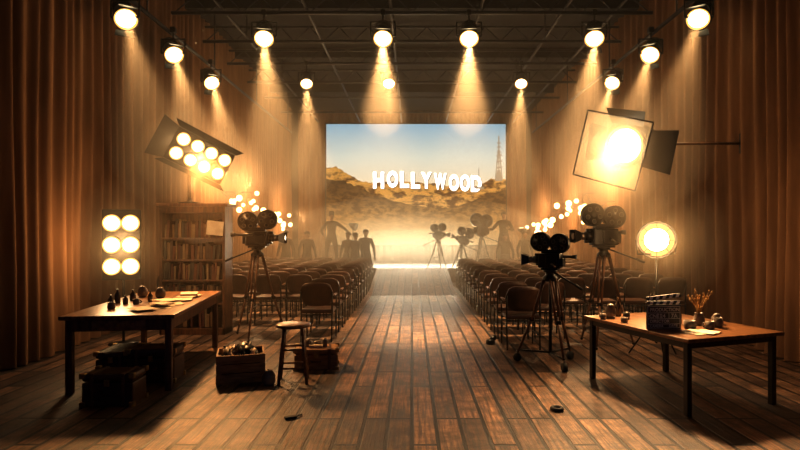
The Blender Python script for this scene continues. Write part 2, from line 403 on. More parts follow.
# ------------------------------------------------------------ theatre chairs
def chair_mesh():
    b=B()
    b.box((0,0.02,0.45),(0.46,0.44,0.06),M_seat,0.025)
    nu,nv=12,6; vs=[];fs=[]
    for side in (0,1):
        for j in range(nv+1):
            for i in range(nu+1):
                u=-1+2*i/nu; v=-1+2*j/nv
                h=0.17*(1-abs(u)**4)**0.35 if abs(u)<1 else 0.02
                h=max(h,0.03)
                vs.append((u*0.24,-0.25+0.07*u*u-0.035*v+(0.03 if side else 0),0.70+v*h))
    W=nu+1; K=W*(nv+1)
    for j in range(nv):
        for i in range(nu):
            q=j*W+i; fs.append([q,q+1,q+W+1,q+W]); fs.append([K+q,K+q+W,K+q+W+1,K+q+1])
    for i in range(nu):
        fs.append([i,K+i,K+i+1,i+1]); q=nv*W+i; fs.append([q,q+1,K+q+1,K+q])
    for j in range(nv):
        q=j*W; fs.append([q,q+W,K+q+W,K+q]); q=j*W+nu; fs.append([q,K+q,K+q+W,q+W])
    b.add(vs,fs,M_seat,True)
    for s in (-1,1):
        b.path([(s*0.22,-0.22,0.012),(s*0.225,-0.18,0.45),(s*0.225,-0.21,0.74)],0.012,M_metal)
        b.path([(s*0.22,0.24,0.012),(s*0.225,0.20,0.45),(s*0.235,0.19,0.62),(s*0.235,0.10,0.66),(s*0.235,-0.19,0.66)],0.012,M_metal)
        b.box((s*0.235,0.02,0.675),(0.04,0.26,0.025),M_wood,0.01)
        b.tube((s*0.222,-0.2,0.2),(s*0.222,0.22,0.2),0.008,M_metal)
    b.tube((-0.22,-0.19,0.4),(0.22,-0.19,0.4),0.01,M_metal); b.tube((-0.22,0.2,0.4),(0.22,0.2,0.4),0.01,M_metal)
    return b.mesh("theater_chair")
CH=chair_mesh()
def chair(x,y,r=0):
    o=bpy.data.objects.new("theater_chair",CH); COL.objects.link(o); o.location=(x,y,0); o.rotation_euler=(0,0,r+random.uniform(-0.03,0.03))
chair(-1.38,8.3); chair(-1.38,9.1)
chair(1.5,7.75); chair(1.5,8.5); chair(2.05,8.55)
y=9.9
while y<16.4:
    for k in range(6): chair(-1.38-0.56*k,y)
    y+=0.8
y=9.3
while y<16.4:
    for k in range(6): chair(1.5+0.545*k,y)
    y+=0.8

# ------------------------------------------------------------ film camera on tripod
def reel(b,c,r,th,ang=0):
    T=Matrix.Translation(c)@Matrix.Rotation(math.radians(90),4,'X')@Matrix.Rotation(ang,4,'Z')
    b.lathe([(r*0.2,-th/2-0.012),(r*0.22,-th/2-0.012),(r*0.22,-th/2),(r*0.96,-th/2),(r,-th/2+0.01),(r,th/2-0.01),(r*0.96,th/2),(r*0.22,th/2),(r*0.22,th/2+0.012),(r*0.2,th/2+0.012)],M_metal,T,28)
    b.torus(r*0.95,0.008,M_metal,T@Matrix.Translation((0,0,th/2))); b.torus(r*0.95,0.008,M_metal,T@Matrix.Translation((0,0,-th/2)))
    for k in range(5):
        a=2*math.pi*k/5
        for s in (-1,1):
            b.lathe([(r*0.19,0),(r*0.19,0.004)],M_rubber,T@Matrix.Translation((r*0.58*math.cos(a),r*0.58*math.sin(a),s*(th/2+0.002)-0.002)),14)  # dark discs stand in for the shaded holes of the reel
            b.torus(r*0.19,0.003,M_steel,T@Matrix.Translation((r*0.58*math.cos(a),r*0.58*math.sin(a),s*(th/2+0.003))),14,5)
def film_camera(loc,rz,H,s=1.0,spread=0.42,wheels=False,r=0.15,tilt=0.0,a0=0.5,woodleg=True):
    b=B(); LM=M_wood if woodleg else M_metal
    for k in range(3):
        a=a0+2*math.pi*k/3; d=Vector((math.cos(a),math.sin(a),0)); t=Vector((-d.y,d.x,0))
        z0=0.10 if wheels else 0.02
        top=d*0.07+Vector((0,0,H-0.10)); mid=d*(spread*0.55)+Vector((0,0,z0+(H-0.10-z0)*0.46)); ft=d*spread+Vector((0,0,z0))
        for q in (-1,1): b.tube(top+t*0.035*q,mid+t*0.022*q,0.016,LM,seg=8)
        b.box(mid,(0.06,0.06,0.05),M_metal,0.01,rot=(0,0,a)); b.tube(mid+(top-mid)*0.12,ft,0.019,LM,0.014,seg=8)
        b.sphere(ft,0.02,M_metal) if not wheels else None
        if wheels:
            T=Matrix.Translation(d*spread+Vector((0,0,0.05)))@Matrix.Rotation(a,4,'Z')@Matrix.Rotation(math.pi/2,4,'X')
            b.lathe([(0.02,-0.025),(0.05,-0.022),(0.05,0.022),(0.02,0.025)],M_rubber,T,18)
            b.tube(d*spread+Vector((0,0,0.05)),ft+Vector((0,0,0.03)),0.014,M_steel)
            b.tube((0,0,0.14),ft+Vector((0,0,0.04)),0.012,M_metal)
        else: b.tube((0,0,0.36*H),mid.lerp(ft,0.25),0.008,M_metal)
    b.tube((0,0,H-0.40 if not wheels else 0.14),(0,0,H),0.02,M_metal)
    b.lathe([(0.05,0),(0.095,0.02),(0.095,0.05),(0.06,0.08),(0.06,0.11),(0.09,0.12),(0.09,0.14)],M_metal,Matrix.Translation((0,0,H-0.14)),20)
    b.tube((-0.05,0.04,H-0.02),(-0.5*s,0.09,H-0.20),0.011,M_metal); b.tube((-0.4*s,0.08,H-0.155),(-0.52*s,0.092,H-0.21),0.017,M_rubber)
    C=Matrix.Translation((0,0,H))@Matrix.Rotation(tilt,4,'Y')@Matrix.Diagonal((s,s,s,1))
    n0=len(b.V)
    b.box((0,0,0.015),(0.26,0.14,0.03),M_metal,0.008)
    b.box((0,0,0.14),(0.34,0.17,0.22),M_metal,0.02)
    b.box((0.02,-0.09,0.14),(0.22,0.02,0.16),M_rubber,0.008)
    b.box((-0.04,0.09,0.14),(0.18,0.02,0.16),M_metal,0.008)
    b.box((0,0,0.265),(0.26,0.1,0.04),M_metal,0.01)
    b.tube((0.16,0,0.15),(0.26,0,0.15),0.065,M_metal,0.055,16); b.tube((0.26,0,0.15),(0.33,0,0.15),0.05,M_steel,0.05,16)
    b.tube((0.17,0,0.225),(0.24,0,0.225),0.025,M_metal); b.tube((0.17,-0.05,0.08),(0.24,-0.05,0.08),0.022,M_metal)
    vs=[(0.33,-0.05,0.10),(0.33,0.05,0.10),(0.33,0.05,0.20),(0.33,-0.05,0.20),(0.43,-0.095,0.065),(0.43,0.095,0.065),(0.43,0.095,0.235),(0.43,-0.095,0.235)]
    b.add(vs,[[0,1,5,4],[1,2,6,5],[2,3,7,6],[3,0,4,7],[0,3,2,1]],M_metal)
    b.tube((0.425,0,0.15),(0.34,0,0.15),0.04,M_glassy,0.045,16)
    b.tube((-0.30,-0.125,0.20),(0.14,-0.125,0.20),0.022,M_metal); b.tube((-0.36,-0.125,0.20),(-0.29,-0.125,0.20),0.034,M_rubber,0.024)
    b.tube((-0.06,0.1,0.1),(-0.06,0.15,0.1),0.012,M_steel); b.tube((-0.06,0.15,0.1),(-0.12,0.15,0.06),0.008,M_steel); b.tube((-0.12,0.15,0.06),(-0.12,0.20,0.06),0.013,M_wood)
    b.box((-0.19,0,0.12),(0.05,0.12,0.12),M_metal,0.01)
    reel(b,(-0.135-r*0.05,0,0.28+r*0.82),r,0.085,0.3); reel(b,(0.135+r*0.12,0,0.30+r*0.86),r,0.085,0.9)
    b.box((0.0,0,0.28),(0.2,0.06,0.06),M_metal,0.01)
    for i in range(n0,len(b.V)): b.V[i]=C@b.V[i]
    return b.done("film_camera",loc,rz)
film_camera((-2.36,8.55,0),0.0,1.36,1.0,0.44)
film_camera((2.72,7.95,0),math.pi+0.12,1.38,1.08,0.42,a0=0.9)
film_camera((1.68,6.8,0),math.pi/2+1.0,1.14,0.80,0.40,wheels=True,r=0.15,a0=0.2)
film_camera((0.85,18.2,SZ),0.2,0.92,0.9,0.36,woodleg=False)
film_camera((1.62,18.3,SZ),math.pi,0.75,0.95,0.36,tilt=-0.35,woodleg=False)
film_camera((2.30,18.5,SZ),math.pi+0.3,1.02,1.15,0.36,r=0.19,woodleg=False)

# ------------------------------------------------------------ left table and things
def rect_table(name,c,rz,w,l,h,top_m,leg_m,lt=0.06,apron=0.12,th=0.04,drawer=False):
    b=B()
    b.box((0,0,h-th/2),(w+0.08,l+0.10,th),top_m,0.008)
    for sx in (-1,1):
        for sy in (-1,1):
            b.box((sx*(w/2-lt/2),sy*(l/2-lt/2),(h-th)/2),(lt,lt,h-th),leg_m,0.006)
        b.box((sx*(w/2-0.02),0,h-th-apron/2),(0.025,l-2*lt+0.01,apron),leg_m,0.003)
    for sy in (-1,1): b.box((0,sy*(l/2-0.02),h-th-apron/2),(w-2*lt+0.01,0.025,apron),leg_m,0.003)
    if drawer:
        b.box((0,-l/2+0.0,h-th-apron/2),(w*0.5,0.02,apron*0.8),top_m,0.005)
        b.sphere((0,-l/2-0.02,h-th-apron/2),0.015,M_brass)
    return b.done(name,c,rz)
LT=Vector((-3.06,6.66,0)); LR=math.radians(7.5)
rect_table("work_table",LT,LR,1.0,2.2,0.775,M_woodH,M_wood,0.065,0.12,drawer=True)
def onL(x,y,z=0.776):
    v=Matrix.Rotation(LR,3,'Z')@Vector((x,y,0)); return (LT.x+v.x,LT.y+v.y,z)
def bottle(c,h,r,m,name="glass_bottle"):
    b=B(); b.lathe([(r*0.9,0),(r,0.01),(r,h*0.55),(r*0.8,h*0.68),(r*0.32,h*0.8),(r*0.32,h*0.95),(r*0.42,h*0.96),(r*0.42,h)],m,None,16); b.done(name,c)
def mug(c,r,h,m,rz=0,name="coffee_mug"):
    b=B(); b.lathe([(r*0.85,0),(r,0.01),(r,h),(r*0.88,h),(r*0.85,0.015),(0,0.012)],m,None,20)
    b.torus(h*0.28,0.007,m,Matrix.Translation((r*1.05,0,h*0.5))@Matrix.Rotation(math.pi/2,4,'X'),14,6); b.done(name,c,rz)
def jar(c,r,h,m,name="lidded_jar"):
    b=B(); b.lathe([(r*0.7,0),(r,h*0.2),(r,h*0.6),(r*0.65,h*0.8),(r*0.7,h*0.84),(r*0.4,h*0.93),(r*0.12,h*0.95),(r*0.12,h)],m,None,18); b.done(name,c)
for (x,y,h,r) in ((-0.36,-0.35,0.12,0.03),(-0.25,-0.22,0.10,0.028),(-0.38,-0.1,0.16,0.032),(-0.28,0.1,0.13,0.035),(-0.05,0.0,0.12,0.028)):
    bottle(onL(x,y),h,r,M_glassy)
mug(onL(-0.25,-0.62),0.04,0.07,M_ceram,2.5); mug(onL(-0.12,-0.26),0.035,0.06,M_ceram,0.5)
jar(onL(-0.04,0.35),0.06,0.14,M_ceram); jar(onL(-0.3,0.5),0.06,0.15,M_ceram)
b=B()
for i,(x,y,r) in enumerate(((0.25,-0.55,0.1),(0.28,-0.3,0.4),(0.20,-0.4,-0.3),(0.3,0.05,0.2),(0.12,-0.78,0.7),(0.3,0.35,-0.2),(0.16,-0.1,0.9))):
    b.box((x,y,0.003+0.004*i),(0.22,0.30,0.004),M_paper,rot=(0,0,r))
b.box((0.28,0.45,0.038),(0.2,0.28,0.02),M_paper,rot=(0,0,0.2)); b.box((0.22,-0.5,0.034),(0.16,0.24,0.012),M_paper,rot=(0,0,0.9))
b.done("paper_sheets",onL(0,0,0.776),LR)

def trunk(c,size,rz,m,name="leather_trunk"):
    b=B(); w,d,h=size
    b.box((0,0,h*0.36),(w,d,h*0.72),m,0.015); b.box((0,0,h*0.87),(w*1.01,d*1.01,h*0.25),m,0.03)
    for s in (-1,1):
        b.box((s*w*0.3,0,h*0.5),(0.035,d*1.03,h*1.01),M_wood,0.006)
        for t in (-1,1):
            b.box((s*w*0.48,t*d*0.47,h*0.06),(0.05,0.05,0.05),M_brass,0.008); b.box((s*w*0.48,t*d*0.47,h*0.94),(0.05,0.05,0.05),M_brass,0.008)
    b.box((0,-d/2-0.008,h*0.72),(0.05,0.015,0.06),M_brass,0.004)
    b.path([(-0.06,-d/2-0.005,h*0.45),(-0.05,-d/2-0.03,h*0.42),(0.05,-d/2-0.03,h*0.42),(0.06,-d/2-0.005,h*0.45)],0.008,M_leath)
    b.done(name,c,rz)
trunk((-2.80,5.28,0),(0.46,0.30,0.30),0.05,M_leath)
trunk((-2.78,6.10,0),(0.48,0.36,0.36),0.1,M_leath)
trunk((-3.28,6.3,0),(0.32,0.5,0.3),0.1,M_leath)

# bookcase
b=B(); W,D,H=1.02,0.38,2.0
b.box((-W/2+0.02,0,H/2),(0.04,D,H),M_wood,0.004); b.box((W/2-0.02,0,H/2),(0.04,D,H),M_wood,0.004)
b.box((0,D/2-0.01,H/2),(W,0.02,H),M_wood); b.box((0,0,H+0.02),(W+0.1,D+0.08,0.05),M_wood,0.012); b.box((0,0,0.05),(W,D,0.1),M_wood,0.004)
b.box((0,-0.01,H-0.05),(W-0.04,D-0.02,0.1),M_wood,0.004)
levels=[0.1,0.48,0.84,1.16,1.50]
for z in levels[1:]: b.box((0,0,z),(W-0.06,D-0.03,0.025),M_wood,0.003)
rnd=random.Random(5)
for li,z in enumerate(levels):
    top=(levels+[1.9])[li+1]; x=-W/2+0.06
    while x<W/2-0.1:
        w=rnd.uniform(0.022,0.05); h=min(rnd.uniform(0.2,0.3),top-z-0.05)
        if rnd.random()<0.1: x+=0.05; continue
        b.box((x+w/2,-0.04+rnd.uniform(-0.02,0.02),z+0.013+h/2),(w*0.93,0.22,h),rnd.choice(M_books),0.003,rot=(0,rnd.choice((0,0,0,0.08)),0)); x+=w
b.box((0.36,-D/2-0.012,1.66),(0.26,0.006,0.22),M_paper,rot=(0.04,0.1,0)); 
b.done("bookcase",(-3.42,8.9,0),0.0)

# ------------------------------------------------------------ multi-bulb flood on bookcase
b=B(); aim=Vector((0.50,-0.80,-0.24)); R=Matrix.Translation((0.24,-0.06,0.74))@zto(aim)@Matrix.Rotation(math.radians(-24),4,'Z')
w,h=0.96,0.54
b.box((0,0,-0.10),(w,h,0.16),M_metal,0.03,mtx=R); b.box((0,0,-0.24),(w*0.7,h*0.6,0.14),M_metal,0.04,mtx=R)
for i in range(4):
    for j in range(2):
        x=-0.345+0.23*i; y=-0.12+0.24*j
        T=R@Matrix.Translation((x,y,-0.02))
        b.lathe([(0.05,0),(0.10,0.035),(0.108,0.04),(0.104,0.045)],M_metal,T,18); b.torus(0.094,0.009,E_rim,T@Matrix.Translation((0,0,0.045)),20,6); b.sphere((0,0,0.035),0.088,E_bulb,(1,1,0.6),mtx=T)
def flap(p0,p1,out,l,mtx,b):
    p0=Vector(p0);p1=Vector(p1);o=Vector(out)
    a=[p0,p1,p1+o*l-(p1-p0)*-0.1,p0+o*l-(p1-p0)*0.1]
    th=Vector((0,0,0.008)); vs=a+[v+th for v in a]
    b.add(vs,[[0,1,2,3],[7,6,5,4],[0,4,5,1],[1,5,6,2],[2,6,7,3],[3,7,4,0]],M_metal,False,mtx)
flap((-w/2,-h/2,-0.02),(-w/2,h/2,-0.02),(-0.9,0,0.3),0.30,R,b)
flap((-w/2,h/2,-0.02),(w/2,h/2,-0.02),(0,0.9,0.0),0.10,R,b); flap((w/2,-h/2,-0.02),(-w/2,-h/2,-0.02),(0,-0.9,0.0),0.08,R,b)
C0=R@Vector((0,0,-0.2))
b.lathe([(0.17,0),(0.17,0.02),(0.04,0.04),(0.04,0.08)],M_metal,Matrix.Translation((0.02,0.04,0)),20)
b.tube((0.02,0.04,0.03),(0.02,0.04,0.50),0.028,M_metal); b.tube((0.02,0.04,0.46),C0,0.026,M_metal)
b.path([R@Vector((-w/2-0.02,0,-0.1)),R@Vector((-w/2-0.05,0,-0.33)),R@Vector((w/2+0.05,0,-0.33)),R@Vector((w/2+0.02,0,-0.1))],0.014,M_metal)
o=b.done("flood_light",(-3.56,8.86,2.046))
light('SPOT',"flood_beam",R@Vector((0,0,0.15)),950,WARM,o,aim=(0.50,-0.75,-0.78),size=0.15,angle=76,blend=0.9)
light('POINT',"flood_glow",R@Vector((0,0,0.22)),34,WARM2,o,size=0.2)
halo(o,R@Vector((0,0,0.1)),1.0,(1,0.8,0.8))

# bulb panel on a stand
b=B()
Rz=Matrix.Translation((0,0,1.42))@Matrix.Rotation(math.atan2(0.35,0.93),4,'Z')
b.box((0,0,0),(0.50,0.06,1.0),M_metal,0.02,mtx=Rz)
for i in (-1,1):
    for k in (-1,0,1):
        T=Rz@Matrix.Translation((0.118*i,-0.03,0.305*k))@Matrix.Rotation(math.pi/2,4,'X')
        b.lathe([(0.07,0),(0.115,0.03),(0.125,0.035),(0.12,0.045)],M_metal,T,18); b.torus(0.110,0.010,E_rim,T@Matrix.Translation((0,0,0.045)),22,6); b.sphere((0,0,0.04),0.104,E_bulb,(1,1,0.55),mtx=T)
b.tube((0,0.05,0.02),(0,0.05,1.3),0.018,M_metal); b.lathe([(0.2,0),(0.2,0.02),(0.03,0.04)],M_metal,Matrix.Translation((0,0.05,0)),20)
o=b.done("bulb_panel_light",(-4.12,7.95,0))
light('POINT',"panel_glow",(0.12,-0.35,1.42),45,WARM2,o,size=0.2)
halo(o,(0.12,-0.2,1.42),0.8,(0.8,0.8,1.15))

# ------------------------------------------------------------ crate, stool, chest
b=B(); W,D,H=0.50,0.46,0.30
b.box((0,0,0.015),(W,D,0.03),M_crate)
for k in range(3):
    z=0.055+0.098*k
    for s in (-1,1):
        b.box((0,s*(D/2-0.01),z),(W,0.02,0.088),M_crate,0.004); b.box((s*(W/2-0.01),0,z),(0.02,D-0.04,0.088),M_crate,0.004)
for sx in (-1,1):
    for sy in (-1,1): b.box((sx*(W/2-0.035),sy*(D/2-0.035),H/2),(0.035,0.035,H),M_crate,0.004)
rnd=random.Random(9)
for k in range(22):
    x,y=rnd.uniform(-0.2,0.2),rnd.uniform(-0.16,0.16); a=rnd.uniform(0,3.1); l=rnd.uniform(0.1,0.17)
    d=Vector((math.cos(a)*l*0.6,math.sin(a)*l*0.6,rnd.uniform(0.03,0.12)))
    p=Vector((x*0.8,y*0.8,0.24+0.01*(k%6)))
    b.tube(p-d*0.5,p+d*0.8,rnd.uniform(0.012,0.03),rnd.choice((M_paper,M_ceram,M_metal,M_woodH)),seg=10)
for k in range(4):
    T=Matrix.Translation((rnd.uniform(-0.12,0.12),rnd.uniform(-0.1,0.1),0.27+0.02*k))@Euler((rnd.uniform(-.6,.6),rnd.uniform(-.6,.6),0)).to_matrix().to_4x4()
    b.lathe([(0.02,-0.008),(0.075,-0.008),(0.075,0.008),(0.02,0.008)],rnd.choice((M_steel,M_metal)),T,20); b.torus(0.075,0.006,M_steel,T,20,6)
b.box((0,0,0.13),(W-0.06,D-0.06,0.2),M_cloth,0.03)
b.done("wooden_crate",(-1.88,6.15,0),0.30)

b=B()
b.lathe([(0.165,0),(0.182,0.008),(0.182,0.030),(0.165,0.038),(0,0.038)],M_woodH,Matrix.Translation((0,0,0.584)),28)
fe=[]
for k in range(4):
    a=math.pi/4+k*math.pi/2+0.15; d=Vector((math.cos(a),math.sin(a),0))
    b.tube(d*0.205+Vector((0,0,0.0)),d*0.13+Vector((0,0,0.59)),0.017,M_woodH,0.020); fe.append(d)
for k in range(4):
    for z in ((0.17,0.36) if k%2==0 else (0.22,0.42)):
        r=0.205-0.075*z/0.59; b.tube(fe[k]*r+Vector((0,0,z)),fe[(k+1)%4]*r+Vector((0,0,z)),0.011,M_woodH)
b.done("wooden_stool",(-1.27,6.0,0))
trunk((-1.13,6.65,0),(0.50,0.32,0.24),0.12,M_crate,"wooden_chest")
b=B()
for (x,y,r,h) in ((-0.1,0,0.035,0.09),(0.0,0.04,0.045,0.06),(0.1,-0.02,0.03,0.1)): b.lathe([(r*0.8,0),(r,0.01),(r,h*0.8),(r*0.5,h)],M_ceram,Matrix.Translation((x,y,0)),14)
b.box((0.0,-0.06,0.015),(0.16,0.06,0.03),M_paper,0.005)
b.done("small_pots",(-1.13,6.65,0.242))
jar((-1.50,5.86,0),0.07,0.17,M_ceram,"ceramic_jug")

# ------------------------------------------------------------ right table
ang=math.radians(19)
RT=Vector((2.66,5.66,0)); RH=0.68
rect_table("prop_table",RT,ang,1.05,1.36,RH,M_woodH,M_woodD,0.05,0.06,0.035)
TZ=RH+0.001
b=B()   # clapperboard
b.box((0,0,0.115),(0.34,0.014,0.23),M_slate,0.003); 
def stripes(z0,rot,pivot):
    T=Matrix.Translation(pivot)@Matrix.Rotation(rot,4,'Y')
    b.box((0.17,0,0.018),(0.34,0.018,0.034),M_slate,0.002,mtx=T)
    for k in range(5):
        x=0.02+k*0.066
        for yy in (-0.0098,):
            vs=[(x,yy,0.002),(x+0.033,yy,0.002),(x+0.05,yy,0.034),(x+0.017,yy,0.034)]
            b.add(vs,[[0,1,2,3]],M_chalk,False,T)
stripes(0,0,(-0.17,0,0.232)); stripes(0,-0.10,(-0.17,0,0.270))
b.lathe([(0.016,-0.012),(0.016,0.012)],M_steel,Matrix.Translation((-0.155,0,0.25))@Matrix.Rotation(math.pi/2,4,'X'),14)
for z in (0.215,0.155,0.10,0.05,0.012): b.box((0,-0.0082,z),(0.32,0.002,0.004),M_chalk)
for x in (-0.06,0.05): b.box((x,-0.0082,0.125),(0.004,0.002,0.055),M_chalk)
b.box((-0.16,-0.0082,0.113),(0.004,0.002,0.2),M_chalk); b.box((0.16,-0.0082,0.113),(0.004,0.002,0.2),M_chalk)
def text_into(b,txt,x,z,size,m):
    global dg
    cu=bpy.data.curves.new("t",'FONT'); cu.body=txt; cu.size=size; cu.offset=0.0008; to=bpy.data.objects.new("t",cu); COL.objects.link(to)
    dg=bpy.context.evaluated_depsgraph_get(); dg.update()
    me=bpy.data.meshes.new_from_object(to.evaluated_get(dg))
    b.add([(x+v.co.x,-0.0090,z+v.co.y) for v in me.vertices],[list(p.vertices) for p in me.polygons],m)
    bpy.data.objects.remove(to); bpy.data.curves.remove(cu)
text_into(b,"PRODUCTION",-0.14,0.17,0.045,M_chalk); text_into(b,"CNE1",-0.145,0.108,0.05,M_chalk); text_into(b,"24",-0.04,0.108,0.055,M_chalk); text_into(b,"7A",0.07,0.108,0.055,M_chalk)
text_into(b,"DIRECTOR",-0.14,0.063,0.04,M_chalk); text_into(b,"CAMERA",-0.14,0.02,0.034,M_chalk); text_into(b,"DATE",0.05,0.02,0.034,M_chalk)
b.box((0,0.03,0.06),(0.05,0.06,0.12),M_slate,0.004)
b.done("clapperboard",(2.38,5.30,TZ),0.10)
jar((2.12,5.98,TZ),0.055,0.16,M_ceram); mug((2.02,5.92,TZ),0.03,0.06,M_ceram,2)
bottle((2.26,6.14,TZ),0.2,0.035,M_glassy); mug((2.27,5.93,TZ),0.035,0.07,M_steel,1)
mug((2.16,5.70,TZ),0.035,0.05,M_ceram,1)
mug((2.64,5.32,TZ),0.055,0.08,M_ceram,0.3); mug((2.82,5.30,TZ),0.04,0.075,M_ceram,2.8); mug((2.96,5.42,TZ),0.04,0.09,M_ceram,0.4)
bottle((2.66,5.6,TZ),0.16,0.035,M_glassy); jar((3.05,5.6,TZ),0.05,0.11,M_ceram)
b=B(); b.lathe([(0.04,0),(0.055,0.03),(0.05,0.08),(0.035,0.11),(0.042,0.12),(0.03,0.12),(0.025,0.1)],M_ceram,None,18)
rnd=random.Random(4)
for k in range(22):
    a=rnd.uniform(0,6.28); sp=rnd.uniform(0.03,0.13); hh=rnd.uniform(0.16,0.27)
    p1=Vector((math.cos(a)*sp*0.4,math.sin(a)*sp*0.4,0.1+hh*0.5)); p2=Vector((math.cos(a)*sp,math.sin(a)*sp,0.08+hh))
    b.path([(0,0,0.08),p1,p2],0.0025,M_twig,5); b.sphere(p2,0.010,M_twig,(1,1,1.6),6,4)
b.done("dried_flower_vase",(2.84,5.54,TZ))
b=B(); b.box((0,0,0.003),(0.26,0.20,0.005),M_paper); b.box((0.05,0.02,0.009),(0.2,0.26,0.005),M_paper,rot=(0,0,0.4)); b.done("paper_sheets",(2.62,5.10,TZ),0.3)

# ------------------------------------------------------------ large spotlight with diffusion frame (right)
def diff_mat():
    m=bpy.data.materials.new("diffusion_cloth"); m.use_nodes=True; nt=m.node_tree; nt.nodes.clear(); N=nt.nodes.new; L=nt.links.new
    o=N("ShaderNodeOutputMaterial"); tr=N("ShaderNodeBsdfTransparent"); tl=N("ShaderNodeBsdfTranslucent"); e=N("ShaderNodeEmission")
    tl.inputs[0].default_value=(0.6,0.44,0.28,1); e.inputs[0].default_value=(1,0.66,0.34,1); e.inputs[1].default_value=0.35  # weak emission stands in for lamplight coming through the cloth
    tc=N("ShaderNodeTexCoord"); nz=N("ShaderNodeTexNoise"); nz.inputs["Scale"].default_value=30; L(tc.outputs["Object"],nz.inputs["Vector"])
    ad=N("ShaderNodeAddShader"); mx=N("ShaderNodeMixShader"); mx.inputs[0].default_value=0.40
    L(tl.outputs[0],ad.inputs[0]); L(e.outputs[0],ad.inputs[1]); L(tr.outputs[0],mx.inputs[1]); L(ad.outputs[0],mx.inputs[2]); L(mx.outputs[0],o.inputs[0])
    try: m.cycles.emission_sampling='NONE'
    except Exception: pass
    return m
M_diff=diff_mat()
b=B(); aim=Vector((-0.66,-0.72,-0.14)); R=zto(aim)@Matrix.Rotation(math.radians(-14),4,'Z'); r=0.235
b.lathe([(0.05,-0.66),(0.20,-0.64),(0.25,-0.50),(0.25,-0.2),(0.26,-0.15),(0.28,0.0),(0.285,0.03),(0.245,0.03),(0.23,0.0)],M_metal,R,28)
for k in range(4): b.torus(0.252,0.012,M_metal,R@Matrix.Translation((0,0,-0.48+0.07*k)))
E_big=emat("key_lamp_glow",(1.0,0.86,0.58),20)
b.torus(0.225,0.016,E_rim,R@Matrix.Translation((0,0,0.03)))
b.sphere((0,0,0.0),0.205,E_big,(1,1,0.45),mtx=R)
for (p0,p1,out,l) in (((-0.24,-0.2,0.03),(-0.24,0.2,0.03),(-0.75,0,0.65),0.22),((0.26,0.22,0.03),(0.26,-0.22,0.03),(0.95,0,-0.1),0.36),((-0.2,0.26,0.03),(0.2,0.26,0.03),(0,0.75,0.65),0.24)):
    flap(p0,p1,out,l,R,b)
F=R@Matrix.Translation((-0.05,-0.05,0.28))@Matrix.Rotation(math.radians(-4),4,'Z'); q=0.41
cs=[Vector((-q,-q,0)),Vector((q,-q,0)),Vector((q,q,0)),Vector((-q,q,0))]
for i in range(4): b.tube(F@cs[i],F@cs[(i+1)%4],0.009,M_metal)
b.add(cs,[[0,1,2,3]],M_diff,False,F)
b.tube(R@Vector((0,0.26,0.02)),F@Vector((0.1,q,0)),0.009,M_metal); b.tube(R@Vector((0,-0.26,0.02)),F@Vector((0.1,-q,0)),0.009,M_metal)
y0=R@Vector((0.31,0,-0.2)); y1=R@Vector((-0.31,0,-0.2)); yb0=R@Vector((0.31,0,-0.74)); yb1=R@Vector((-0.31,0,-0.74))
b.path([y0,yb0,yb1,y1],0.018,M_metal)
yc=(yb0+yb1)/2; LP=Vector((2.66,7.0,2.68))
wall=Vector((4.78-LP.x,yc.y+0.6,yc.z+0.1)); b.tube(yc,wall,0.018,M_wood); b.box(wall,(0.06,0.2,0.3),M_metal,0.01)
o=b.done("key_spotlight",LP)
light('SPOT',"key_beam",R@Vector((0,0,0.45)),1100,WARM2,o,aim=(-0.10,-0.65,-0.80),size=0.15,angle=76,blend=0.9)
light('POINT',"key_glow",R@Vector((0,0,0.5)),38,WARM2,o,size=0.2)
halo(o,R@Vector((0,0,0.35)),1.0)

# round studio light on stand
b=B()
H=1.50
for k in range(3):
    a=0.4+k*2.094; d=Vector((math.cos(a),math.sin(a),0)); b.tube(d*0.34+Vector((0,0,0.012)),(0,0,0.55),0.010,M_metal); b.tube(d*0.19+Vector((0,0,0.25)),(0,0,0.2),0.007,M_metal)
b.tube((0,0,0.18),(0,0,H-0.15),0.014,M_metal); R=Matrix.Translation((0,0,H))@zto((-0.3,-0.93,-0.05))
b.lathe([(0.06,-0.22),(0.1,-0.2),(0.12,-0.1),(0.2,0.0),(0.24,0.03),(0.23,0.035),(0.2,0.02)],M_metal,R,24); b.sphere((0,0,0.01),0.15,E_lamp,(1,1,0.5),mtx=R)
b.torus(0.185,0.03,E_rim,R@Matrix.Translation((0,0,0.01)))
b.torus(0.235,0.012,M_metal,R@Matrix.Translation((0,0,0.03)))
b.path([(-0.26,0,H),(-0.24,0,H-0.18),(0.24,0,H-0.18),(0.26,0,H)],0.011,M_metal)
for k in range(8):
    a=k*math.pi/4; b.tube(R@Vector((0.23*math.cos(a),0.23*math.sin(a),0.04)),R@Vector((0.05*math.cos(a),0.05*math.sin(a),0.11)),0.004,M_metal,seg=6)
o=b.done("studio_light",(3.12,7.15,0))
light('POINT',"studio_glow",(-0.1,-0.32,1.5),55,WARM2,o,size=0.15)
halo(o,(-0.06,-0.2,1.5),0.8)

def light_stand(c,h):
    b=B()
    for k in range(3):
        a=0.4+k*2.094; b.tube((math.cos(a)*0.3,math.sin(a)*0.3,0.01),(0,0,0.5),0.012,M_metal)
    b.tube((0,0,0.2),(0,0,h),0.016,M_metal); b.lathe([(0.05,-0.15),(0.1,0),(0.13,0.12),(0.12,0.12)],M_metal,Matrix.Translation((0,0,h))@zto((0.8,-0.3,-0.3)),16); b.done("lamp_stand",c)
light_stand((-1.95,18.5,SZ),1.35); light_stand((3.7,18.8,SZ),1.2)

